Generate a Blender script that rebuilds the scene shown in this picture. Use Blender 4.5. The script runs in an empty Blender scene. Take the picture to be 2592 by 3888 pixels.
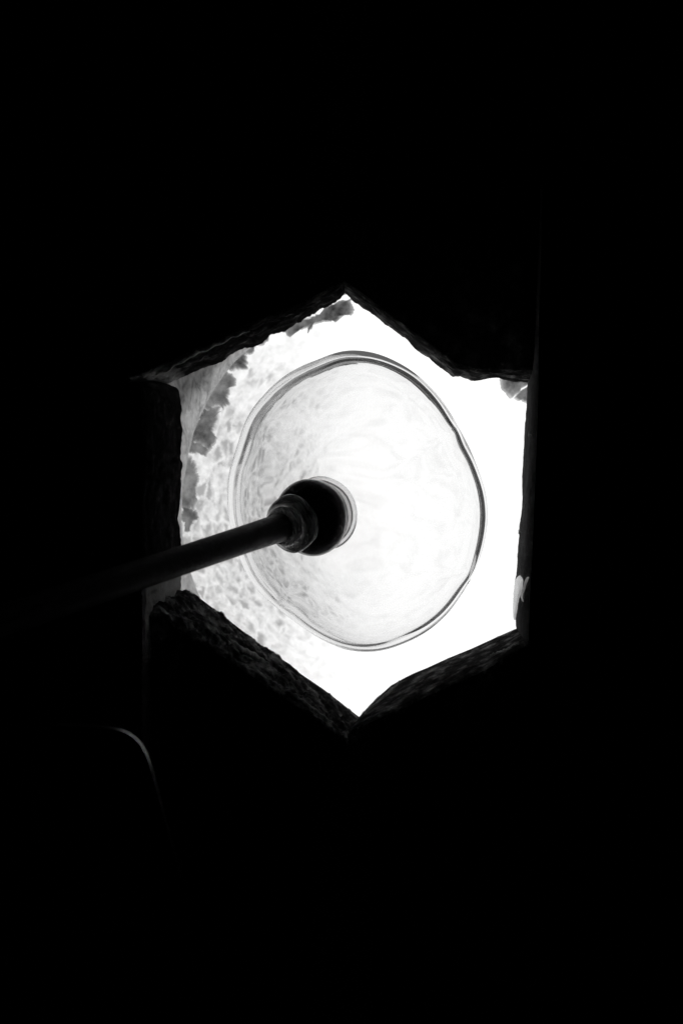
import bpy, bmesh, math, random
from mathutils import Vector, noise, Matrix
random.seed(4)
S = bpy.context.scene
COL = S.collection

# ------------------------------------------------------------------ camera
F = 5070.0                      # focal length in photograph pixels
CX, CY = 1296.0, 1944.0
EYE = Vector((0.0, -1.6, 1.3))
cd = bpy.data.cameras.new("camera"); cam = bpy.data.objects.new("camera", cd); COL.objects.link(cam)
cam.location = EYE; cam.rotation_euler = (math.radians(90), 0, 0)
cd.sensor_fit = 'VERTICAL'; cd.sensor_height = 36; cd.sensor_width = 24
cd.lens = 36 * F / 3888
cd.clip_start = 0.02; cd.clip_end = 50
cd.dof.use_dof = True; cd.dof.focus_distance = 1.71; cd.dof.aperture_fstop = 3.6
S.camera = cam
# ------------------------------------------------------------------ world and exposure (a dark workshop: the furnace is the only light)
w = bpy.data.worlds.new("World"); S.world = w; w.use_nodes = True
w.node_tree.nodes["Background"].inputs[0].default_value = (0, 0, 0, 1)
w.node_tree.nodes["Background"].inputs[1].default_value = 0.0
S.view_settings.view_transform = 'Standard'; S.view_settings.look = 'None'
S.view_settings.exposure = 0; S.view_settings.gamma = 1
S.render.engine = 'CYCLES'
cy = S.cycles
cy.max_bounces = 24; cy.transmission_bounces = 24; cy.glossy_bounces = 8; cy.diffuse_bounces = 4
cy.transparent_max_bounces = 16; cy.use_denoising = True; cy.sample_clamp_indirect = 4.0
cy.caustics_refractive = True; cy.caustics_reflective = True; cy.blur_glossy = 0.2

def P(px, py, d):
    """point at distance d (metres) from the camera plane, given by its sighting in the survey photograph"""
    return Vector(((px - CX) * d / F, d + EYE.y, (CY - py) * d / F + EYE.z))
def proj(v):
    d = v.y - EYE.y
    return (v.x - EYE.x) * F / d + CX, CY - (v.z - EYE.z) * F / d

# ------------------------------------------------------------------ object helpers
def link(name, me, mat=None, parent=None):
    o = bpy.data.objects.new(name, me); COL.objects.link(o)
    if mat: me.materials.append(mat)
    if parent: o.parent = parent
    return o
def mesh(name, verts, faces, mat=None, parent=None, smooth=True):
    me = bpy.data.meshes.new(name)
    org = parent.location if parent else Vector((0, 0, 0))
    me.from_pydata([tuple(Vector(v) - org) for v in verts], [], faces)
    bm = bmesh.new(); bm.from_mesh(me); bmesh.ops.recalc_face_normals(bm, faces=bm.faces); bm.to_mesh(me); bm.free()
    if smooth: me.polygons.foreach_set('use_smooth', [True] * len(me.polygons))
    me.update()
    return link(name, me, mat, parent)
def root(name, loc, label, cat, group=None):
    o = bpy.data.objects.new(name, None); COL.objects.link(o); o.location = loc; o.empty_display_size = .05
    o['label'] = label; o['category'] = cat
    if group: o['group'] = group
    return o
def lerp(a, b, t): return a + (b - a) * t
def resample(pts, n):
    pts = [Vector(p) for p in pts]
    L = [0]
    for a, b in zip(pts, pts[1:]): L.append(L[-1] + (b - a).length)
    out = []; j = 0
    for i in range(n):
        s = L[-1] * i / (n - 1)
        while j < len(pts) - 2 and s > L[j + 1]: j += 1
        t = (s - L[j]) / max(1e-9, L[j + 1] - L[j])
        out.append(pts[j].lerp(pts[j + 1], min(1, t)))
    return out
def fbm(v, sc, oc=4, h=.8): return noise.fractal(v * sc, h, 2.0, oc)

# ------------------------------------------------------------------ materials
def newmat(name):
    m = bpy.data.materials.new(name); m.use_nodes = True
    nt = m.node_tree; nt.nodes.clear()
    out = nt.nodes.new('ShaderNodeOutputMaterial')
    return m, nt, out
def node(nt, typ, **kw):
    n = nt.nodes.new(typ)
    for k, v in kw.items():
        if k.startswith('i_'):
            n.inputs[k[2:].replace('_', ' ')].default_value = v
        else: setattr(n, k, v)
    return n
def ramp(nt, src, stops, interp='LINEAR'):
    r = nt.nodes.new('ShaderNodeValToRGB'); r.color_ramp.interpolation = interp
    e = r.color_ramp.elements
    while len(e) < len(stops): e.new(0.5)
    for el, (p, v) in zip(e, stops): el.position = p; el.color = (v, v, v, 1)
    nt.links.new(src, r.inputs[0]); return r
def g(v): return (v, v, v, 1)
def soot(name, base, var, rough, nscale=60, bump=.4, spec=.3, patch=None):
    """sooty refractory / iron: grey base with grain, patchy wear and fine relief"""
    m, nt, out = newmat(name)
    tc = node(nt, 'ShaderNodeTexCoord')
    n1 = node(nt, 'ShaderNodeTexNoise', i_Scale=nscale, i_Detail=8.0, i_Roughness=.65)
    nt.links.new(tc.outputs['Object'], n1.inputs['Vector'])
    r = ramp(nt, n1.outputs[0], patch or [(.3, base * (1 - var)), (.55, base), (.75, base * (1 + var))])
    n2 = node(nt, 'ShaderNodeTexNoise', i_Scale=nscale * 4, i_Detail=6.0)
    nt.links.new(tc.outputs['Object'], n2.inputs['Vector'])
    b = node(nt, 'ShaderNodeBump', i_Strength=bump, i_Distance=.002)
    nt.links.new(n2.outputs[0], b.inputs['Height'])
    if spec:
        p = node(nt, 'ShaderNodeBsdfPrincipled', i_Roughness=rough)
        p.inputs['Specular IOR Level'].default_value = spec
    else: p = node(nt, 'ShaderNodeBsdfDiffuse', i_Roughness=1.0)     # matt soot
    p.name = 'surface'
    nt.links.new(r.outputs[0], p.inputs[0]); nt.links.new(b.outputs[0], p.inputs['Normal'])
    nt.links.new(p.outputs[0], out.inputs[0])
    return m
def glow(name, build, base=.02):
    """incandescent refractory: build(nt, texcoord) gives the socket of emitted strength"""
    m, nt, out = newmat(name)
    tc = node(nt, 'ShaderNodeTexCoord')
    val = build(nt, tc)
    p = node(nt, 'ShaderNodeBsdfPrincipled', i_Roughness=.95)
    p.inputs['Base Color'].default_value = g(base); p.inputs['Specular IOR Level'].default_value = .05
    p.inputs['Emission Strength'].default_value = 1.0
    nt.links.new(val, p.inputs['Emission Color'])
    nt.links.new(p.outputs[0], out.inputs[0])
    return m
def mathn(nt, op, a, b=None, clamp=False):
    n = nt.nodes.new('ShaderNodeMath'); n.operation = op; n.use_clamp = clamp
    for i, x in enumerate((a, b)):
        if x is None: continue
        if isinstance(x, (int, float)): n.inputs[i].default_value = x
        else: nt.links.new(x, n.inputs[i])
    return n.outputs[0]

def lining_glow(nt, tc):
    # cooler scabs of slag in a web of hotter cracks; the lining on the burner side (right) is hottest
    warp = node(nt, 'ShaderNodeTexNoise', i_Scale=20.0, i_Detail=6.0, i_Roughness=.65)
    nt.links.new(tc.outputs['Object'], warp.inputs['Vector'])
    mix = node(nt, 'ShaderNodeMix', data_type='VECTOR'); mix.inputs[0].default_value = .042
    nt.links.new(tc.outputs['Object'], mix.inputs[4]); nt.links.new(warp.outputs[1], mix.inputs[5])
    mp = node(nt, 'ShaderNodeMapping'); mp.inputs['Scale'].default_value = (1.2, .30, .8)
    nt.links.new(mix.outputs[1], mp.inputs['Vector'])
    v = node(nt, 'ShaderNodeTexVoronoi', feature='DISTANCE_TO_EDGE', i_Scale=50.0)
    nt.links.new(mp.outputs[0], v.inputs['Vector'])
    cell = ramp(nt, v.outputs['Distance'], [(.0, 0.0), (.10, .30), (.48, 1.0)])
    v2 = node(nt, 'ShaderNodeTexVoronoi', feature='F1', i_Scale=50.0)
    nt.links.new(mp.outputs[0], v2.inputs['Vector'])
    bw = node(nt, 'ShaderNodeRGBToBW'); nt.links.new(v2.outputs['Color'], bw.inputs[0])
    pick = ramp(nt, bw.outputs[0], [(.20, .2), (.62, 1.0)])
    n = node(nt, 'ShaderNodeTexNoise', i_Scale=9.0, i_Detail=5.0)
    nt.links.new(tc.outputs['Object'], n.inputs['Vector'])
    pm = ramp(nt, n.outputs[0], [(.38, .12), (.60, 1.0)])
    mp2 = node(nt, 'ShaderNodeMapping'); mp2.inputs['Scale'].default_value = (1, .35, 1)
    nt.links.new(tc.outputs['Object'], mp2.inputs['Vector'])
    fine = node(nt, 'ShaderNodeTexNoise', i_Scale=60.0, i_Detail=8.0, i_Roughness=.75, i_Distortion=.6)
    nt.links.new(mp2.outputs[0], fine.inputs['Vector'])
    sep = node(nt, 'ShaderNodeSeparateXYZ'); nt.links.new(tc.outputs['Object'], sep.inputs[0])
    side = mathn(nt, 'ADD', sep.outputs[0], mathn(nt, 'MULTIPLY', sep.outputs[2], .12))
    reg = node(nt, 'ShaderNodeMapRange'); nt.links.new(side, reg.inputs[0])
    reg.inputs[1].default_value = .05; reg.inputs[2].default_value = -.22; reg.inputs[3].default_value = 0.05; reg.inputs[4].default_value = 1.25
    k = mathn(nt, 'MULTIPLY', mathn(nt, 'MULTIPLY', cell.outputs[0], pick.outputs[0]), pm.outputs[0])
    k = mathn(nt, 'MULTIPLY', k, .72)
    f2 = mathn(nt, 'MULTIPLY', mathn(nt, 'SUBTRACT', fine.outputs[0], .37, True), .9)
    k = mathn(nt, 'ADD', mathn(nt, 'ADD', k, f2), .18)
    k = mathn(nt, 'MULTIPLY', k, mathn(nt, 'POWER', reg.outputs[0], 1.5))
    mp3 = node(nt, 'ShaderNodeMapping'); mp3.inputs['Scale'].default_value = (.8, .5, 1.6); mp3.inputs['Rotation'].default_value = (0, .5, 0)
    nt.links.new(tc.outputs['Object'], mp3.inputs['Vector'])
    cl = node(nt, 'ShaderNodeTexNoise', i_Scale=11.0, i_Detail=6.0, i_Roughness=.55, i_Distortion=1.6)
    nt.links.new(mp3.outputs[0], cl.inputs['Vector'])
    clr = ramp(nt, cl.outputs[0], [(.46, 0.0), (.74, .17)])
    k = mathn(nt, 'ADD', k, clr.outputs[0])
    return mathn(nt, 'MAXIMUM', mathn(nt, 'SUBTRACT', 1.21, k), .40)
M_lining = glow('hot_lining', lining_glow)
def collar_glow(nt, tc):
    mp = node(nt, 'ShaderNodeMapping'); mp.inputs['Scale'].default_value = (1.6, 1, .55); mp.inputs['Rotation'].default_value = (0, math.radians(25), 0)
    nt.links.new(tc.outputs['Object'], mp.inputs['Vector'])
    n = node(nt, 'ShaderNodeTexNoise', i_Scale=75.0, i_Detail=8.0, i_Roughness=.7, i_Distortion=1.2)
    nt.links.new(mp.outputs[0], n.inputs['Vector'])
    a = ramp(nt, n.outputs[0], [(.34, .14), (.5, .29), (.66, .42)])
    # the upper left corner is darker
    sep = node(nt, 'ShaderNodeSeparateXYZ'); nt.links.new(tc.outputs['Object'], sep.inputs[0])
    s = mathn(nt, 'ADD', mathn(nt, 'MULTIPLY', sep.outputs[0], -1.0), mathn(nt, 'MULTIPLY', sep.outputs[2], .75))
    n3 = node(nt, 'ShaderNodeTexNoise', i_Scale=30.0, i_Detail=6.0)
    nt.links.new(tc.outputs['Object'], n3.inputs['Vector'])
    s = mathn(nt, 'ADD', s, mathn(nt, 'MULTIPLY', mathn(nt, 'SUBTRACT', n3.outputs[0], .5), .05))
    q = node(nt, 'ShaderNodeMapRange'); nt.links.new(s, q.inputs[0])
    q.inputs[1].default_value = .350; q.inputs[2].default_value = .374; q.inputs[3].default_value = 1.0; q.inputs[4].default_value = .30
    return mathn(nt, 'MULTIPLY', a.outputs[0], q.outputs[0])
M_collar = glow('hot_collar', collar_glow)
def flake_glow(lo, hi):
    def f(nt, tc):
        n = node(nt, 'ShaderNodeTexNoise', i_Scale=30.0, i_Detail=8.0, i_Roughness=.65)
        nt.links.new(tc.outputs['Object'], n.inputs['Vector'])
        r = ramp(nt, n.outputs[0], [(.34, lo), (.52, (lo + hi) / 2), (.68, hi)]).outputs[0]
        at = node(nt, 'ShaderNodeAttribute', attribute_name='thinness')      # thin edges run hotter
        h = mathn(nt, 'MULTIPLY', mathn(nt, 'MULTIPLY', at.outputs['Fac'], n.outputs[0]), .6)
        return mathn(nt, 'ADD', r, h)
    return f
M_flake = glow('cooling_crust', flake_glow(.025, .27))
M_slag = glow('slag_crust', flake_glow(.05, .34))
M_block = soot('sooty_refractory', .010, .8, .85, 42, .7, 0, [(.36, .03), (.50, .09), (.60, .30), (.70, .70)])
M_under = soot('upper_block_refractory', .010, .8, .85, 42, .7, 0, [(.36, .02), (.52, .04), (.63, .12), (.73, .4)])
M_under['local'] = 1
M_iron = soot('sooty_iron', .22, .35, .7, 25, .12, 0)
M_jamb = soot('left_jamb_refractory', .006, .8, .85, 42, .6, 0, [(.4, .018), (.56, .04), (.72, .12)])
def painted_glow(m, axis, lo, hi, val):
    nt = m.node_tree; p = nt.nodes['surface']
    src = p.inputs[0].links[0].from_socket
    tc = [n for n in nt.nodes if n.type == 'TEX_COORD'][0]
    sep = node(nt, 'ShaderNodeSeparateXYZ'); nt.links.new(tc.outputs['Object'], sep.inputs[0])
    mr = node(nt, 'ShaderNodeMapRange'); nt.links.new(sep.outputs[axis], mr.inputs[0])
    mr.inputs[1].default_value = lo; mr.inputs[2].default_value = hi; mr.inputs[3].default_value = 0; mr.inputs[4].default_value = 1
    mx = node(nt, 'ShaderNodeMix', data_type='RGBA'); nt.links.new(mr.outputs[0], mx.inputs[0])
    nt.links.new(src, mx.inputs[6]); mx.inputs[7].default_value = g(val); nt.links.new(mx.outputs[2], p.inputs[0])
painted_glow(M_jamb, 2, .062, .040, .42)  # furnace glow on the jamb's lower face, painted as paler albedo
painted_glow(M_under, 0, -.030, -.046, .55)  # lit wedge at the underside's left end, painted into the albedo
M_fibre = soot('bare_fibre', .85, .15, .95, 220, .2, 0)
M_fibre = glow('lit_bare_fibre', flake_glow(.22, .42), .8)  # light falling on the chipped patch, put in as emission
M_crack = glow('emissive_crack', flake_glow(.05, .16), .5)  # the crack's brightness is put in as dim emission
M_scar = soot('pale_scar', .9, .5, .95, 90, .3, 0)
M_wall = soot('furnace_steel', .03, .4, .8, 12, .3, .2)
M_pipe = soot('blackened_steel', .03, .6, .48, 60, .35, .16)
M_rim = soot('black_enamel', .006, .2, .30, 12, .03, .5)

def glassmat(name, rough=0.0, swirl=0.0, tint=1.0, absorb=0):
    m, nt, out = newmat(name)
    p = node(nt, 'ShaderNodeBsdfPrincipled', i_Roughness=rough)
    p.inputs['Base Color'].default_value = g(tint); p.inputs['Transmission Weight'].default_value = 1
    p.inputs['IOR'].default_value = 1.46
    if swirl:
        tc = node(nt, 'ShaderNodeTexCoord')
        mp = node(nt, 'ShaderNodeMapping'); mp.inputs['Scale'].default_value = (1, 1, 1)
        nt.links.new(tc.outputs['Object'], mp.inputs[0])
        wv = node(nt, 'ShaderNodeTexWave', wave_type='RINGS', rings_direction='Z', i_Scale=5.0, i_Distortion=5.0, i_Detail=1.0)
        wv.inputs['Detail Scale'].default_value = 1.3
        nt.links.new(mp.outputs[0], wv.inputs['Vector'])
        b = node(nt, 'ShaderNodeBump', i_Strength=swirl, i_Distance=.004)
        nt.links.new(wv.outputs[1], b.inputs['Height']); nt.links.new(b.outputs[0], p.inputs['Normal'])
    if absorb:
        va = node(nt, 'ShaderNodeVolumeAbsorption', i_Density=absorb); va.inputs['Color'].default_value = g(0); 
        em = node(nt, 'ShaderNodeEmission', i_Strength=1.5)            # hot glass glow, added to lift the dark rim to grey
        ad = node(nt, 'ShaderNodeAddShader'); nt.links.new(va.outputs[0], ad.inputs[0]); nt.links.new(em.outputs[0], ad.inputs[1])
        nt.links.new(ad.outputs[0], out.inputs['Volume'])
    nt.links.new(p.outputs[0], out.inputs[0])
    return m
M_glass = glassmat('clear_glass', 0, .12, 1, 8.0)
M_glass2 = glassmat('clear_gather_glass', 0, 0, .55)
M_glass3 = glassmat('grey_neck_glass', 0, 0, .66)
def streak():
    m, nt, out = newmat('streaky_collar_glass')
    tc = node(nt, 'ShaderNodeTexCoord')
    mp = node(nt, 'ShaderNodeMapping'); mp.inputs['Scale'].default_value = (.5, .5, 2.6); mp.inputs['Rotation'].default_value = (.4, .3, 0)
    nt.links.new(tc.outputs['Object'], mp.inputs[0])
    n = node(nt, 'ShaderNodeTexNoise', i_Scale=60.0, i_Detail=4.0, i_Distortion=1.5)
    nt.links.new(mp.outputs[0], n.inputs['Vector'])
    r = ramp(nt, n.outputs[0], [(.42, 0.04), (.62, .55)])
    gl = node(nt, 'ShaderNodeBsdfPrincipled', i_Roughness=.02); gl.inputs['Transmission Weight'].default_value = 1; gl.inputs['Base Color'].default_value = g(.9)
    tl = node(nt, 'ShaderNodeBsdfTranslucent'); tl.inputs[0].default_value = g(.8)
    b = node(nt, 'ShaderNodeBump', i_Strength=.35, i_Distance=.003); nt.links.new(n.outputs[0], b.inputs['Height'])
    nt.links.new(b.outputs[0], gl.inputs['Normal'])
    mx = node(nt, 'ShaderNodeMixShader'); nt.links.new(r.outputs[0], mx.inputs[0])
    nt.links.new(gl.outputs[0], mx.inputs[1]); nt.links.new(tl.outputs[0], mx.inputs[2]); nt.links.new(mx.outputs[0], out.inputs[0])
    return m
M_streak = streak()
m, nt, out = newmat('black_gather_glass')
p = node(nt, 'ShaderNodeBsdfPrincipled', i_Roughness=.06); p.inputs['Base Color'].default_value = g(.006)
p.inputs['IOR'].default_value = 1.5; nt.links.new(p.outputs[0], out.inputs[0]); M_black = m

# ------------------------------------------------------------------ furnace: wall plate, mouth collar, barrel lining, crust
fc = P(1360, 1930, 1.95)
furnace = root('glass_furnace', Vector((fc.x, fc.y, fc.z)), 'white-hot glass furnace glowing behind the six-sided opening', 'furnace')
def ellipse_ring(a, b, d, n, cx=1360, cy=1930):
    return [P(cx + a * math.cos(2 * math.pi * i / n), cy - b * math.sin(2 * math.pi * i / n), d) for i in range(n)]
def ring_solid(name, inner_f, outer_f, inner_b, outer_b, mat, parent):
    n = len(inner_f); v = inner_f + outer_f + outer_b + inner_b; f = []
    for i in range(n):
        j = (i + 1) % n
        for k in range(4):
            a, b = k * n, ((k + 1) % 4) * n
            f.append((a + i, a + j, b + j, b + i))
    return mesh(name, v, f, mat, parent, False)
N = 96
ring_solid('wall_plate', ellipse_ring(880, 1010, 1.846, N), ellipse_ring(3400, 3400, 1.846, N, 1296, 1944),
           ellipse_ring(880, 1010, 1.90, N), ellipse_ring(3400, 3400, 1.90, N, 1296, 1944), M_wall, furnace)
# collar: annulus with a slightly ragged inner rim, several rings deep so the lip is rounded
n = 480; rows = []
A0, B0 = 672, 772
for (ka, d, amp) in ((1.34, 1.93, 0), (1.24, 1.928, 3), (1.10, 1.925, 4), (1.045, 1.925, 4), (1.012, 1.927, 3), (1.0, 1.935, 3), (.998, 1.96, 3), (1.02, 1.985, 2), (1.34, 1.985, 0)):
    r = []
    for i in range(n):
        t = 2 * math.pi * i / n
        wob = amp * fbm(Vector((math.cos(t) * 3, math.sin(t) * 3, ka)), 4, 4)
        kk = 1 + .012 * noise.noise(Vector((math.cos(t) * 2.1, math.sin(t) * 2.1, 3))) + .16 * max(0, min(1, (math.cos(t) + .25) / .5))
        q = P(1360 + (A0 * ka * kk + wob) * math.cos(t), 1930 - (B0 * ka * kk + wob) * math.sin(t), d)
        q.y += .002 * fbm(q, 60, 3) * (amp > 0)
        r.append(q)
    rows.append(r)
v = [q for r in rows for q in r]; f = []
for k in range(len(rows)):
    a, b = k * n, ((k + 1) % len(rows)) * n
    for i in range(n): f.append((a + i, a + (i + 1) % n, b + (i + 1) % n, b + i))
mesh('mouth_collar', v, f, M_collar, furnace)
# barrel lining with domed back, real lumps
n, m_ = 420, 150
Rx = A0 * 1.07 * 1.98 / F; Rz = B0 * 1.07 * 1.98 / F
c0 = P(1360, 1930, 1.95)
v = []
for j in range(m_ + 1):
    s = j / m_
    for i in range(n):
        t = 2 * math.pi * i / n
        if s < .62:
            y = .03 + (s / .62) * .62; rr = 1.0 - .42 * s / .62
        else:
            q = (s - .62) / .38 * math.pi / 2; y = .65 + .22 * math.sin(q); rr = .58 * math.cos(q) ** .75 if q < math.pi / 2 - 1e-6 else 0.0
        kr = 1 + .16 * max(0, min(1, (math.cos(t) + .25) / .5))
        pt = Vector((Rx * kr * rr * math.cos(t), y, Rz * kr * rr * math.sin(t)))
        vor = noise.voronoi(Vector((pt.x * 30, pt.y * 16, pt.z * 24)) + noise.noise_vector(pt * 22) * .9)[0][0]
        a = .010 * (.5 - vor) + .007 * fbm(pt, 18, 4) + .003 * fbm(pt, 70, 3)
        edge = min(1, s / .03)
        k = 1 - a * edge / max(.1, pt.xz.length if False else math.hypot(pt.x, pt.z) + .02) * (rr > .05)
        v.append(c0 + Vector((pt.x * k, pt.y - .004 * vor, pt.z * k)))
f = []
for j in range(m_):
    for i in range(n):
        f.append((j * n + i, j * n + (i + 1) % n, (j + 1) * n + (i + 1) % n, (j + 1) * n + i))
o = mesh('chamber_lining', v, f, M_lining, furnace)
# steel jacket round the lining, so the chamber is a closed drum from outside too
v = []; 
for (y, kr) in ((-.045, 1.42), (.95, 1.42), (.95, .0)):
    for i in range(64):
        t = 2 * math.pi * i / 64
        v.append(c0 + Vector((Rx * kr * math.cos(t), y, Rz * kr * math.sin(t))))
f = [(j * 64 + i, j * 64 + (i + 1) % 64, (j + 1) * 64 + (i + 1) % 64, (j + 1) * 64 + i) for j in range(2) for i in range(64)]
mesh('steel_jacket', v, f, M_wall, furnace)

def inside(p, poly):
    c = False; n = len(poly)
    for i in range(n):
        x1, y1 = poly[i]; x2, y2 = poly[i - 1]
        if (y1 > p[1]) != (y2 > p[1]) and p[0] < (x2 - x1) * (p[1] - y1) / (y2 - y1) + x1: c = not c
    return c
def flake(name, poly, d, thick, mat, parent, rag=5, tilt=0.0, n=200, lay=11, dome=.010):
    """a ragged slab of crust: traced outline, several inset rings so the face is crowned and lumpy, real thickness"""
    ring = resample(list(poly) + [poly[0]], n + 1)[:-1]
    c = sum((Vector(p) for p in ring), Vector((0, 0))) / n
    rg = []
    for i, p in enumerate(ring):
        q = Vector((p.x, p.y, 0)); w1 = fbm(q, .035, 4) + .5 * fbm(q, .11, 3); w2 = fbm(q + Vector((50, 9, 2)), .035, 4) + .5 * fbm(q + Vector((5, 90, 2)), .11, 3)
        rg.append(Vector((p.x + rag * w1, p.y + rag * w2)))
    v = []; 
    def pt(p, z, amp):
        q = P(p.x, p.y, d + tilt * (p.x - c.x))
        q.y += z + amp * fbm(q, 45, 4); return q
    for k in range(lay):                       # front face from the centre line out
        t = (k + .02) / (lay - 1)
        t = min(t, 1)
        for p in rg: v.append(pt(c.lerp(p, t), -dome * (1 - t ** 3), .004 * (t < .99)))
    for p in rg: v.append(pt(c.lerp(p, .985), thick, 0))
    f = [tuple(range(n))]
    for k in range(lay):
        for i in range(n):
            f.append((k * n + i, k * n + (i + 1) % n, (k + 1) * n + (i + 1) % n, (k + 1) * n + i))
    f.append(tuple(range(lay * n, lay * n + n)))
    o = mesh(name, v, f, mat, parent)
    at = o.data.attributes.new('thinness', 'FLOAT', 'POINT')
    for i in range(len(v)):
        t = min(1, (i // n) / (lay - 1)); at.data[i].value = t ** 12
    return o
def c5(l, sx, x0, y0): return [(x0 + a * sx, y0 + b * sx) for a, b in l]
# outlines from the survey photograph (left rim of the collar inwards)
fl = [
 c5([(1420, 350), (1490, 400), (1535, 470), (1510, 560), (1450, 680), (1440, 780), (1430, 830), (1410, 885), (1340, 850), (1290, 845), (1180, 900), (1120, 900), (1140, 760), (1250, 560), (1330, 480)], .287, 450, 1300),
 c5([(1140, 840), (1230, 800), (1330, 830), (1325, 900), (1300, 1010), (1310, 1090), (1240, 1160), (1260, 1270), (1250, 1390), (1200, 1420), (1050, 1370), (920, 1300), (900, 1240), (1020, 1080), (1060, 960)], .287, 450, 1300),
 c5([(930, 1240), (1050, 1290), (1190, 1390), (1150, 1510), (1080, 1490), (900, 1450), (880, 1400)], .287, 450, 1300),
 c5([(130, 930), (195, 935), (235, 1040), (245, 1120), (240, 1200), (225, 1300), (245, 1390), (180, 1460), (100, 1440), (90, 1200), (110, 1000)], .404, 650, 1350),
 c5([(110, 1400), (200, 1410), (250, 1530), (170, 1620), (190, 1660), (160, 1650), (110, 1560)], .404, 650, 1350),
 c5([(560, 560), (610, 520), (640, 600), (735, 578), (780, 620), (750, 690), (690, 710), (650, 700), (630, 680)], .574, 500, 1000),
 c5([(700, 520), (740, 575), (760, 600), (800, 580), (820, 540), (900, 500), (920, 440), (760, 450)], .574, 500, 1000),
 c5([(980, 400), (1010, 455), (1045, 478), (1100, 430), (1160, 430), (1165, 460), (1180, 425), (1200, 395), (1260, 380), (1330, 378), (1370, 345), (1440, 335), (1462, 338), (1475, 290), (1445, 235), (1400, 243), (1300, 298), (1150, 383), (1050, 431), (1000, 452)], .574, 500, 1000),
]
for i, poly in enumerate(fl):
    o = flake('crust_flake' if i == 0 else 'crust_flake.%03d' % i, poly, 1.935 + .03 * (i in (0, 1, 2, 3, 4)) + .004 * i, .012, M_flake, furnace, 13)
# lumps of slag hanging in the upper right corner
flake('slag_lump', c5([(1218, 762), (1235, 830), (1262, 850), (1272, 872), (1298, 888), (1316, 870), (1345, 855), (1352, 830), (1400, 800), (1440, 780), (1440, 700), (1250, 700)], .574, 1200, 1000), 1.93, .02, M_slag, furnace, 3)
flake('slag_lump.001', c5([(1312, 885), (1325, 900), (1345, 908), (1358, 902), (1370, 912), (1400, 922), (1430, 900), (1430, 790), (1350, 840), (1330, 865)], .574, 1200, 1000), 1.925, .015, M_slag, furnace, 3)

# ------------------------------------------------------------------ the six blocks round the opening
def block(name, A, B, O, df, db, label, mat=None, amp=.0022, ns=200, nf=34, rnd=.006, hard=False, group='heat-worn blocks framing the furnace opening', seed=0, bump=1.0):
    """A front edge, B back edge, O outer line (photograph sightings); df, db distances of front and back"""
    a2, b2, o2 = resample(A, ns), resample(B, ns), resample(O, ns)
    cen = P((A[0][0] + A[-1][0]) / 2, (A[0][1] + A[-1][1]) / 2, (df + db) / 2)
    rt = root(name, cen, label, 'block', group)
    v = []; ncol = None
    sd = Vector((seed * 7.3, seed * 3.1, seed))
    for s in range(ns):
        a = P(a2[s].x, a2[s].y, df); b = P(b2[s].x, b2[s].y, db)
        ao = P(o2[s].x, o2[s].y, df); bo = P(o2[s].x, o2[s].y, db)
        inw = ((a + b) / 2 - (ao + bo) / 2); inw.y = 0; inw.normalize()
        fa = (a - ao); fb = (b - bo)
        row = []
        for t in (0, .4, .7, .85, .92, .96, .98, .99): row.append((ao.lerp(a, t), .6 * max(0, (t - .7) / .3), 'f'))
        for k in range(nf + 1):
            t = k / nf; q = a.lerp(b, t)
            e = min(t, 1 - t) * (b - a).length
            drop = rnd * max(0, 1 - e / (rnd * 1.6)) ** 2
            row.append((q - inw * drop, 1.0, 'i'))
        for t in (.99, .97, .93, .85, .6, .3, 0): row.append((bo.lerp(b, t), .4 * max(0, (t - .7) / .3), 'b'))
        for (q, wt, kind) in row:
            if wt > 0:
                r = q + sd
                h = fbm(r, 26, 5) * 1.6 * bump + fbm(r + Vector((3, 3, 3)), 90, 4) * .8
                cr = abs(noise.noise(r * 34)); h -= .9 * max(0, .12 - cr) / .12 * bump
                if kind == 'i': q = q + inw * (h * amp * wt)
                elif kind == 'f': q = q + Vector((0, -1, 0)) * (h * amp * wt * .7)
            v.append(q)
        ncol = len(row)
    f = []
    for s in range(ns - 1):
        for k in range(ncol):
            f.append((s * ncol + k, s * ncol + (k + 1) % ncol, (s + 1) * ncol + (k + 1) % ncol, (s + 1) * ncol + k))
    f.append(tuple(range(ncol))); f.append(tuple(range((ns - 1) * ncol, ns * ncol)))
    mesh('block_body', v, f, mat or M_block, rt)
    return rt
W = 760
UL_B = [(230, 1490), (480, 1462), (600, 1462), (652, 1459), (680, 1438), (715, 1422), (787, 1396), (830, 1384), (873, 1354), (913, 1331), (950, 1322), (988, 1308), (1030, 1275), (1074, 1253), (1110, 1240), (1160, 1213), (1200, 1186), (1246, 1164), (1290, 1140), (1308, 1112)]
UL_A = [(230, 1478), (480, 1446), (557, 1422), (615, 1396), (730, 1333), (775, 1311), (844, 1281), (913, 1245), (1000, 1213), (1074, 1187), (1130, 1160), (1189, 1132), (1240, 1102), (1308, 1072)]
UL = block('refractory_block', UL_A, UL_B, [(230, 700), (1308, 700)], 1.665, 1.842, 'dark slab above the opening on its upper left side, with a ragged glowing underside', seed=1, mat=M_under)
UR_B = [(1306, 1112), (1332, 1136), (1384, 1176), (1420, 1202), (1458, 1233), (1490, 1256), (1527, 1285), (1535, 1283), (1570, 1318), (1602, 1342), (1620, 1356), (1659, 1391), (1690, 1412), (1716, 1436), (1738, 1431), (1760, 1437), (1785, 1444), (1808, 1446), (1840, 1440), (1877, 1436), (1895, 1440), (1930, 1450), (1965, 1456), (2070, 1456)]
UR_A = [(1306, 1072), (1345, 1096), (1480, 1200), (1600, 1290), (1740, 1396), (1800, 1408), (2090, 1416)]
UR = block('refractory_block', UR_A, UR_B, [(1306, 700), (2090, 700)], 1.72, 1.842, 'dark slab above the opening on its upper right side, with a chipped lower corner', amp=.0014, seed=2)
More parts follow.
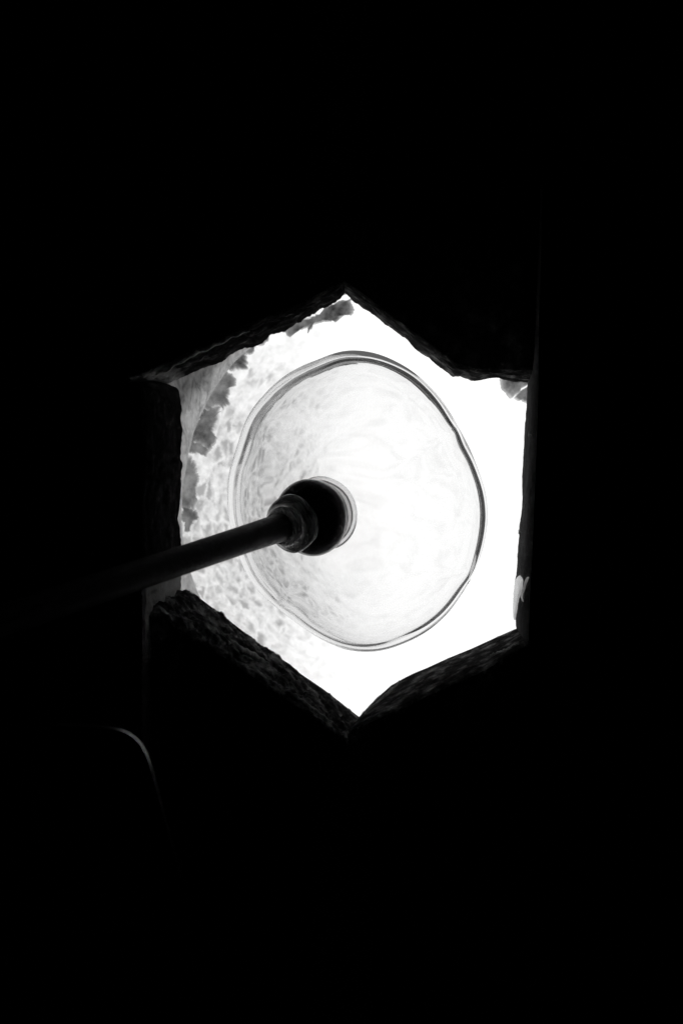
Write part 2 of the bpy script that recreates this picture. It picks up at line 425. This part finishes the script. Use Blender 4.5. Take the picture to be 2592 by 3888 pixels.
RJ_B = [(2050, 700), (2034, 1000), (2026, 1200), (2010, 1380), (2000, 1453), (1995, 1534), (1989, 1640), (1986, 1700), (1978, 1843), (1979, 1930), (1972, 1975), (1963, 2090), (1956, 2180), (1952, 2205), (1949, 2251), (1952, 2310), (1958, 2384)]
RJ_A = [(2052, 700), (2046, 1000), (2040, 1200), (2036, 1500), (2030, 1700), (2018, 2000), (2006, 2250), (1998, 2447)]
RJ = block('iron_jamb', RJ_A, RJ_B, [(2500, 700), (2500, 2230)], 1.60, 1.842, 'smooth upright jamb closing the right side of the opening, chipped white near its foot', mat=M_iron, amp=.0006, rnd=.003, seed=3, group=None)
LR_B = [(1366, 2716), (1407, 2670), (1430, 2645), (1449, 2628), (1484, 2596), (1505, 2584), (1533, 2568), (1575, 2547), (1617, 2530), (1701, 2491), (1786, 2456), (1877, 2414), (1958, 2378), (2300, 2234)]
LR_A = [(1314, 2812), (1319, 2782), (1345, 2760), (1393, 2740), (1491, 2698), (1596, 2649), (1701, 2600), (1842, 2537), (1975, 2450), (2300, 2330)]
LR = block('refractory_block', LR_A, LR_B, [(1316, 3250), (2300, 3250)], 1.68, 1.842, 'dark slab below the opening on its lower right side, with a smooth sloping top', amp=.0011, rnd=.012, seed=4, bump=.7)
LL_B = [(688, 2240), (725, 2237), (757, 2259), (808, 2298), (845, 2325), (885, 2358), (920, 2385), (955, 2412), (990, 2440), (1031, 2464), (1042, 2478), (1102, 2515), (1140, 2550), (1191, 2585), (1230, 2612), (1261, 2636), (1310, 2675), (1357, 2712), (1372, 2722)]
LL_A = [(562, 2308), (600, 2318), (650, 2360), (783, 2440), (910, 2530), (1038, 2615), (1165, 2700), (1312, 2808)]
LL = block('refractory_block', LL_A, LL_B, [(562, 3250), (1312, 3250)], 1.645, 1.842, 'rough scarred slab below the opening on its lower left side', amp=.0036, rnd=.010, seed=5, ns=280, nf=44)
LJ_B = [(575, 1437), (620, 1446), (649, 1459), (684, 1482), (695, 1545), (692, 1590), (698, 1631), (692, 1680), (692, 1717), (689, 1740), (697, 1757), (692, 1790), (691, 1843), (688, 1929), (680, 1970), (690, 2004), (690, 2067), (688, 2180), (690, 2240), (690, 3200)]
LJ_A = [(440, 1463), (505, 1452), (536, 1470), (545, 1530), (545, 1800), (545, 2240), (548, 3200)]
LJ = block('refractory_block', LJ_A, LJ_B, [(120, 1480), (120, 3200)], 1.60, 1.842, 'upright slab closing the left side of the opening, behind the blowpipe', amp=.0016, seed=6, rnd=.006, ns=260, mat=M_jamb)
# bare fibre showing where the right jamb is chipped, and a curved crack beside it
def on_jamb(px, py, lift=.0015):
    # point on the inner face of the right jamb sighted at px, py
    a = resample(RJ_A, 400); b = resample(RJ_B, 400)
    aa = min(a, key=lambda q: abs(q.y - py)); bb = min(b, key=lambda q: abs(q.y - py))
    A3 = P(aa.x, py, 1.60); B3 = P(bb.x, py, 1.842)
    lo, hi = 0, 1
    for _ in range(30):
        t = (lo + hi) / 2; q = A3.lerp(B3, t)
        if proj(q)[0] > px: lo = t
        else: hi = t
    return q + Vector((-lift, 0, 0))
def patch(name, poly, lift, thick, mat, parent):
    c = sum((Vector(p) for p in poly), Vector((0, 0))) / len(poly)
    ring = resample(list(poly) + [poly[0]], 61)[:-1]
    v = [on_jamb(c.lerp(p, .02).x, c.lerp(p, .02).y, lift) for p in ring]
    for t in (.35, .7, .93): v += [on_jamb(c.lerp(p, t).x, c.lerp(p, t).y, lift + .0004 * noise.noise(Vector((p.x, p.y, t)) * .2)) for p in ring]
    v += [on_jamb(p.x, p.y, lift - .001) for p in ring]
    v += [on_jamb(p.x, p.y, lift - thick) for p in ring]
    n = 60; f = [tuple(range(n))]
    for k in range(5):
        for i in range(n): f.append((k * n + i, k * n + (i + 1) % n, (k + 1) * n + (i + 1) % n, (k + 1) * n + i))
    f.append(tuple(range(5 * n, 6 * n)))
    return mesh(name, v, f, mat, parent, False)
sc = .319
o = patch('bare_fibre_patch', [(1850 + a * sc, 2100 + b * sc) for a, b in [(393, 268), (418, 330), (405, 430), (385, 510), (360, 620), (345, 720), (330, 800), (318, 760), (325, 600), (328, 480), (342, 380), (352, 310), (370, 285)]], .0030, .005, M_fibre, RJ)
o['label'] = 'pale speckled patch where the dark face has chipped off'
patch('edge_crack', [(1850 + a * sc, 2100 + b * sc) for a, b in [(484, 282), (486, 290), (466, 350), (444, 420), (424, 480), (418, 530), (434, 583), (428, 580), (408, 525), (412, 475), (436, 410), (458, 330)]], .0022, .004, M_crack, RJ)
patch('pale_fleck', [(2012, 1638), (2014, 1648), (2012, 1662), (2010, 1655)], .002, .003, M_scar, RJ)
patch('pale_fleck', [(1972, 2010), (1975, 2020), (1974, 2030), (1971, 2025)], .002, .003, M_scar, RJ)

def scar(name, rt, A, B, df, db, path, width, lift):
    """a raised pale ridge following a path [(position along the block 0..1, depth 0..1)] on a block's inner face"""
    n = 60; a = resample(A, 400); b = resample(B, 400); pth = resample(path, n); v = []
    sgn = -1 if CY < A[len(A) // 2][1] else 1
    for i, q in enumerate(pth):
        k = min(399, int(q.x * 399)); c = P(a[k].x, a[k].y, df).lerp(P(b[k].x, b[k].y, db), q.y)
        wd = width * math.sin(math.pi * (i + .3) / (n - .4)) * (1 + .7 * noise.noise(Vector((i * .35, lift * 99, 1)))) + .0002
        up = Vector((0, 0, -sgn))
        lf = lift * (1 + .5 * noise.noise(Vector((i * .2, 4, 1))))
        v += [c + Vector((0, -wd, 0)) - up * .002, c + Vector((0, -wd * .5, 0)) + up * lf * .8, c + up * lf, c + Vector((0, wd * .6, 0)) + up * lf * .7, c + Vector((0, wd, 0)) - up * .002]
    f = [(0, 1, 2, 3, 4), tuple(range((n - 1) * 5, n * 5))]
    for i in range(n - 1):
        for k in range(5): f.append((i * 5 + k, i * 5 + (k + 1) % 5, (i + 1) * 5 + (k + 1) % 5, (i + 1) * 5 + k))
    return mesh(name, v, f, M_scar, rt)
scar('pale_ridge', UL, UL_A, UL_B, 1.665, 1.842, [(.32, .07), (.50, .06), (.66, .07)], .010, .006)
scar('pale_ridge', LR, LR_A, LR_B, 1.68, 1.842, [(.05, .35), (.09, .5), (.15, .62), (.20, .85)], .006, .004)
scar('pale_ridge', LR, LR_A, LR_B, 1.68, 1.842, [(.56, .30), (.60, .22), (.65, .12), (.68, .10)], .003, .003)
scar('pale_ridge', LL, LL_A, LL_B, 1.645, 1.842, [(.30, .45), (.40, .42), (.47, .5), (.55, .48)], .006, .005)
scar('pale_ridge', LL, LL_A, LL_B, 1.645, 1.842, [(.70, .15), (.82, .12), (.95, .10)], .005, .005)

# ------------------------------------------------------------------ glass bubble on its blowpipe
DC = 1.80
C = P(1362, 1903, DC)
mpp = DC / F
R = 572 * mpp
view = (C - EYE).normalized()
best = None
for k in range(600):
    dq = DC - .02 - k * .001
    u = (P(690, 2128, dq) - C).normalized()
    ang = math.degrees(math.acos(u.dot(-view)))
    if best is None or abs(ang - 33) < best[0]: best = (abs(ang - 33), u)
U = best[1]                                  # from the bubble's middle along the pipe, towards the glassblower
E1 = U.cross(Vector((0, 0, 1))).normalized(); E2 = E1.cross(U).normalized()
MAT = Matrix((E1, E2, U)).transposed()       # local z = pipe axis
def loc2w(x, y, z): return C + E1 * x + E2 * y + U * z

outline = [(1200,1367),(1275,1337),(1349,1329),(1430,1340),(1498,1367),(1567,1407),(1625,1459),(1682,1522),(1728,1597),(1762,1660),(1797,1735),(1823,1800),(1840,1850),(1849,1895),(1853,1958),(1843,2044),(1820,2130),(1785,2205),(1751,2262),(1705,2326),(1636,2389),(1544,2440),(1458,2469),(1389,2476),(1315,2469),(1200,2420),(1131,2372),(1051,2308),(971,2234),(925,2159),(890,2056),(867,1958),(863,1872),(870,1786),(896,1706),(936,1585),(994,1505),(1074,1430),(1131,1396)]
oc = Vector((1360, 1903))
tr = sorted((math.atan2(oc.y - y, x - oc.x), math.hypot(x - oc.x, y - oc.y)) for x, y in outline)
def rad_at(ang):
    e = [(a - 2 * math.pi, r) for a, r in tr[-3:]] + tr + [(a + 2 * math.pi, r) for a, r in tr[:3]]
    for i in range(1, len(e) - 2):
        if e[i][0] <= ang <= e[i + 1][0]:
            t = (ang - e[i][0]) / (e[i + 1][0] - e[i][0]); t2 = t * t; t3 = t2 * t
            p0, p1, p2, p3 = e[i - 1][1], e[i][1], e[i + 1][1], e[i + 2][1]
            return .5 * (2 * p1 + (p2 - p0) * t + (2 * p0 - 5 * p1 + 4 * p2 - p3) * t2 + (3 * p1 - p0 - 3 * p2 + p3) * t3)
    return tr[0][1]
NA, NP = 512, 120
K = [1.0] * NA; ANG = [0.0] * NA
H = .27                                      # half thickness of the bubble / radius
def prof(q, inner, tk=1.0):
    """q -pi/2 (far pole) .. pi/2 (pole at the neck); returns radius, height (units of R)"""
    cr, sr = math.cos(q), math.sin(q)
    r = abs(cr) ** .92; z = H * math.copysign(abs(sr) ** 1.0, sr)
    if inner:
        t = .012 + .046 * tk * cr ** 2
        r = max(0, r - t * (cr ** .5 if cr > 0 else 0) * 1.25); z = z - math.copysign(t * abs(sr) * .9, sr)
        if z < -H: z = -H
    return max(r, 0.0), z
def kink(ph, c, wdt): 
    d = (ph - c + math.pi) % (2 * math.pi) - math.pi
    return math.exp(-(d / wdt) ** 2)
def shell(inner, K):
    out = []
    for j in range(1, NP):
        q = -math.pi / 2 + math.pi * j / NP
        for i in range(NA):
            r, z = prof(q, inner, .78 - .5 * math.cos(ANG[i] + .15))
            ph = 2 * math.pi * i / NA
            k = 1 + (K[i] - 1) * min(1, r * 1.1) ** 2
            x, y = R * r * k * math.cos(ph), R * r * k * math.sin(ph)
            wz = R * .007 * noise.noise(Vector((x * 9, y * 9, 2 + inner * .6))) 
            dz = R * .03 * math.sin(ph * 2 + .6) * r ** 3 * (1 + 0 * inner)
            out.append(loc2w(x, y, z * R + wz + dz))
    r0 = loc2w(0, 0, prof(-math.pi / 2, inner)[1] * R); r1 = loc2w(0, 0, prof(math.pi / 2, inner)[1] * R)
    return out, r0, r1
for it in range(8):
    vs, _, _ = shell(False, K)
    best_r = [0] * 360
    pj = []
    for idx, q in enumerate(vs):
        px, py = proj(q); a = math.atan2(oc.y - py, px - oc.x); rr = math.hypot(px - oc.x, py - oc.y)
        b = int((a + math.pi) / (2 * math.pi) * 360) % 360
        if rr > best_r[b]: best_r[b] = rr
    mid = (NP // 2 - 1) * NA; nK = K[:]
    for i in range(NA):
        px, py = proj(vs[mid + i]); a = math.atan2(oc.y - py, px - oc.x)
        ANG[i] = a
        b = int((a + math.pi) / (2 * math.pi) * 360) % 360
        cur = max(best_r[(b + k) % 360] for k in (-1, 0, 1))
        nK[i] = K[i] * (rad_at(a) / max(cur, 1)) ** .9
    K = nK
    for _ in range(36): K = [(K[i - 1] + 2 * K[i] + K[(i + 1) % NA]) / 4 for i in range(NA)]

def shell_obj(name, parent):
    verts = []; faces = []
    # inner wall wanders so that the rim is thick in some places, pinched in others
    Ki = [K[i] * (1 + .012 * noise.noise(Vector((math.cos(2 * math.pi * i / NA) * 1.6, math.sin(2 * math.pi * i / NA) * 1.6, 5)))
          + .009 * kink(ANG[i], math.radians(36), .08) - .007 * kink(ANG[i], math.radians(28), .10)
          + .007 * kink(ANG[i], math.radians(-34), .10) + .008 * kink(ANG[i], math.radians(-127), .09) - .007 * kink(ANG[i], math.radians(-117), .10)) for i in range(NA)]
    for inner, kk in ((False, K), (True, Ki)):
        base = len(verts)
        vs, p0, p1 = shell(inner, kk); verts += vs; i0 = len(verts); verts += [p0, p1]
        fs = []
        for j in range(NP - 2):
            for i in range(NA): fs.append((base + j * NA + i, base + j * NA + (i + 1) % NA, base + (j + 1) * NA + (i + 1) % NA, base + (j + 1) * NA + i))
        for i in range(NA):
            fs.append((i0, base + (i + 1) % NA, base + i))
            fs.append((i0 + 1, base + (NP - 2) * NA + i, base + (NP - 2) * NA + (i + 1) % NA))
        if inner: fs = [tuple(reversed(q)) for q in fs]
        faces += fs
    me = bpy.data.meshes.new(name)
    inv = parent.matrix_basis.inverted()
    me.from_pydata([tuple(inv @ q) for q in verts], [], faces)
    me.polygons.foreach_set('use_smooth', [True] * len(me.polygons)); me.update()
    return link(name, me, M_glass, parent)
bub = root('glass_bubble', C, 'clear flattened glass bubble glowing in the furnace mouth on the end of the pipe', 'glass')
bub.matrix_basis = Matrix.Translation(C) @ MAT.to_4x4()
pipe = root('blowpipe', loc2w(0, 0, 0), 'long dark steel blowpipe reaching in from the lower left', 'blowpipe')
pipe.matrix_basis = Matrix.Translation(C) @ MAT.to_4x4()
shell_obj('bubble_wall', bub)
def lathe(name, prof_, mat, parent, n=128, wob=0, closed=False, off=(0, 0), seed=0):
    """profile [(z, r)] in photograph pixels along the pipe axis"""
    v = []; f = []
    for (z, r) in prof_:
        for i in range(n):
            t = 2 * math.pi * i / n
            k = 1 + wob * noise.noise(Vector((math.cos(t) * 1.3, math.sin(t) * 1.3, z * .015 + seed)))
            v.append(((r * k * math.cos(t) + off[0]) * mpp, (r * k * math.sin(t) + off[1]) * mpp, z * mpp))
    m = len(prof_)
    for j in range(m - 1 + (1 if closed else 0)):
        a, b = j * n, ((j + 1) % m) * n
        for i in range(n): f.append((a + i, a + (i + 1) % n, b + (i + 1) % n, b + i))
    if not closed: f.append(tuple(range(n))); f.append(tuple(range((m - 1) * n, m * n)))
    me = bpy.data.meshes.new(name); me.from_pydata(v, [], f)
    bm = bmesh.new(); bm.from_mesh(me); bmesh.ops.recalc_face_normals(bm, faces=bm.faces); bm.to_mesh(me); bm.free()
    me.polygons.foreach_set('use_smooth', [True] * len(me.polygons))
    return link(name, me, mat, parent)
def ball(z0, r, rz, a0=-88, a1=88, n=40):
    return [(z0 + rz * math.sin(math.radians(lerp(a0, a1, i / n))), r * math.cos(math.radians(lerp(a0, a1, i / n)))) for i in range(n + 1)]
def shellprof(z0, r, rz, th, a0, a1, n=36):
    o = ball(z0, r, rz, a0, a1, n); i = ball(z0, r - th, rz - th * .8, a0, a1, n)
    return o + i[::-1]
lathe('neck', shellprof(250, 136, 84, 20, -72, 60), M_glass3, bub, wob=.02, closed=True)
g_ = ball(332, 140, 112, -84, 46, 40) + [(416, 84), (421, 70), (423, 51.5)]
lathe('knob', g_, M_glass2, bub, wob=.03, seed=3)
lathe('collar', [(424, 52), (425, 84), (431, 93), (440, 98), (452, 101), (466, 100), (478, 92), (488, 82), (500, 76), (514, 68), (524, 60), (529, 52)], M_streak, bub, wob=.07, closed=True, seed=8)
PR = 50
lathe('pipe_tube', [(262, 20), (266, 60), (272, 84), (292, 104), (325, 112), (355, 104), (376, 80), (390, 56), (428, PR + 1), (500, PR + 1), (520, PR), (560, PR - 1), (700, PR - 3), (900, PR - 4), (1400, PR - 5), (2000, PR - 7), (2900, PR - 8), (3900, PR - 8)], M_pipe, pipe, n=96, wob=.012)

# ------------------------------------------------------------------ dark plate with rounded corner, lower left, in front of the furnace
dpl = 1.25
ol = [(215, 2752), (300, 2755), (380, 2760), (430, 2766), (462, 2774), (495, 2789), (523, 2812), (545, 2842), (560, 2872), (572, 2910), (590, 2975), (606, 3035), (625, 3110), (645, 3180), (668, 3260), (690, 3330), (680, 3380), (620, 3400), (300, 3390), (215, 3305), (185, 3280), (163, 3250), (155, 3180), (155, 3000), (135, 2900), (150, 2800), (175, 2765)]
ring = resample(ol + [ol[0]], 241)[:-1]
for _ in range(6): ring = [(ring[i - 1] + ring[i] * 2 + ring[(i + 1) % 240]) / 4 for i in range(240)]
cc = sum(ring, Vector((0, 0))) / 240
plate = root('guard_plate', P(cc.x, cc.y, dpl), 'black rounded plate at lower left with one thin curved edge catching the glow', 'guard')
v = []
prf = [(.02, 0), (.5, 0), (.95, 0), (.985, .0008)] + [(1 - .006 * (1 - math.sin(math.radians(a))), .0035 * (1 - math.cos(math.radians(a)))) for a in (30, 50, 70, 90, 110, 130, 150)] + [(.985, .0069), (.9, .0070), (.02, .0070)]
for (t, z) in prf:
    for p in ring:
        q = P(cc.x + (p.x - cc.x) * t, cc.y + (p.y - cc.y) * t, dpl); q.y += z; v.append(q)
f = [tuple(range(240)), tuple(range((len(prf) - 1) * 240, len(prf) * 240))]
for k in range(len(prf) - 1):
    for i in range(240): f.append((k * 240 + i, k * 240 + (i + 1) % 240, (k + 1) * 240 + (i + 1) % 240, (k + 1) * 240 + i))
mesh('plate_body', v, f, M_rim, plate)
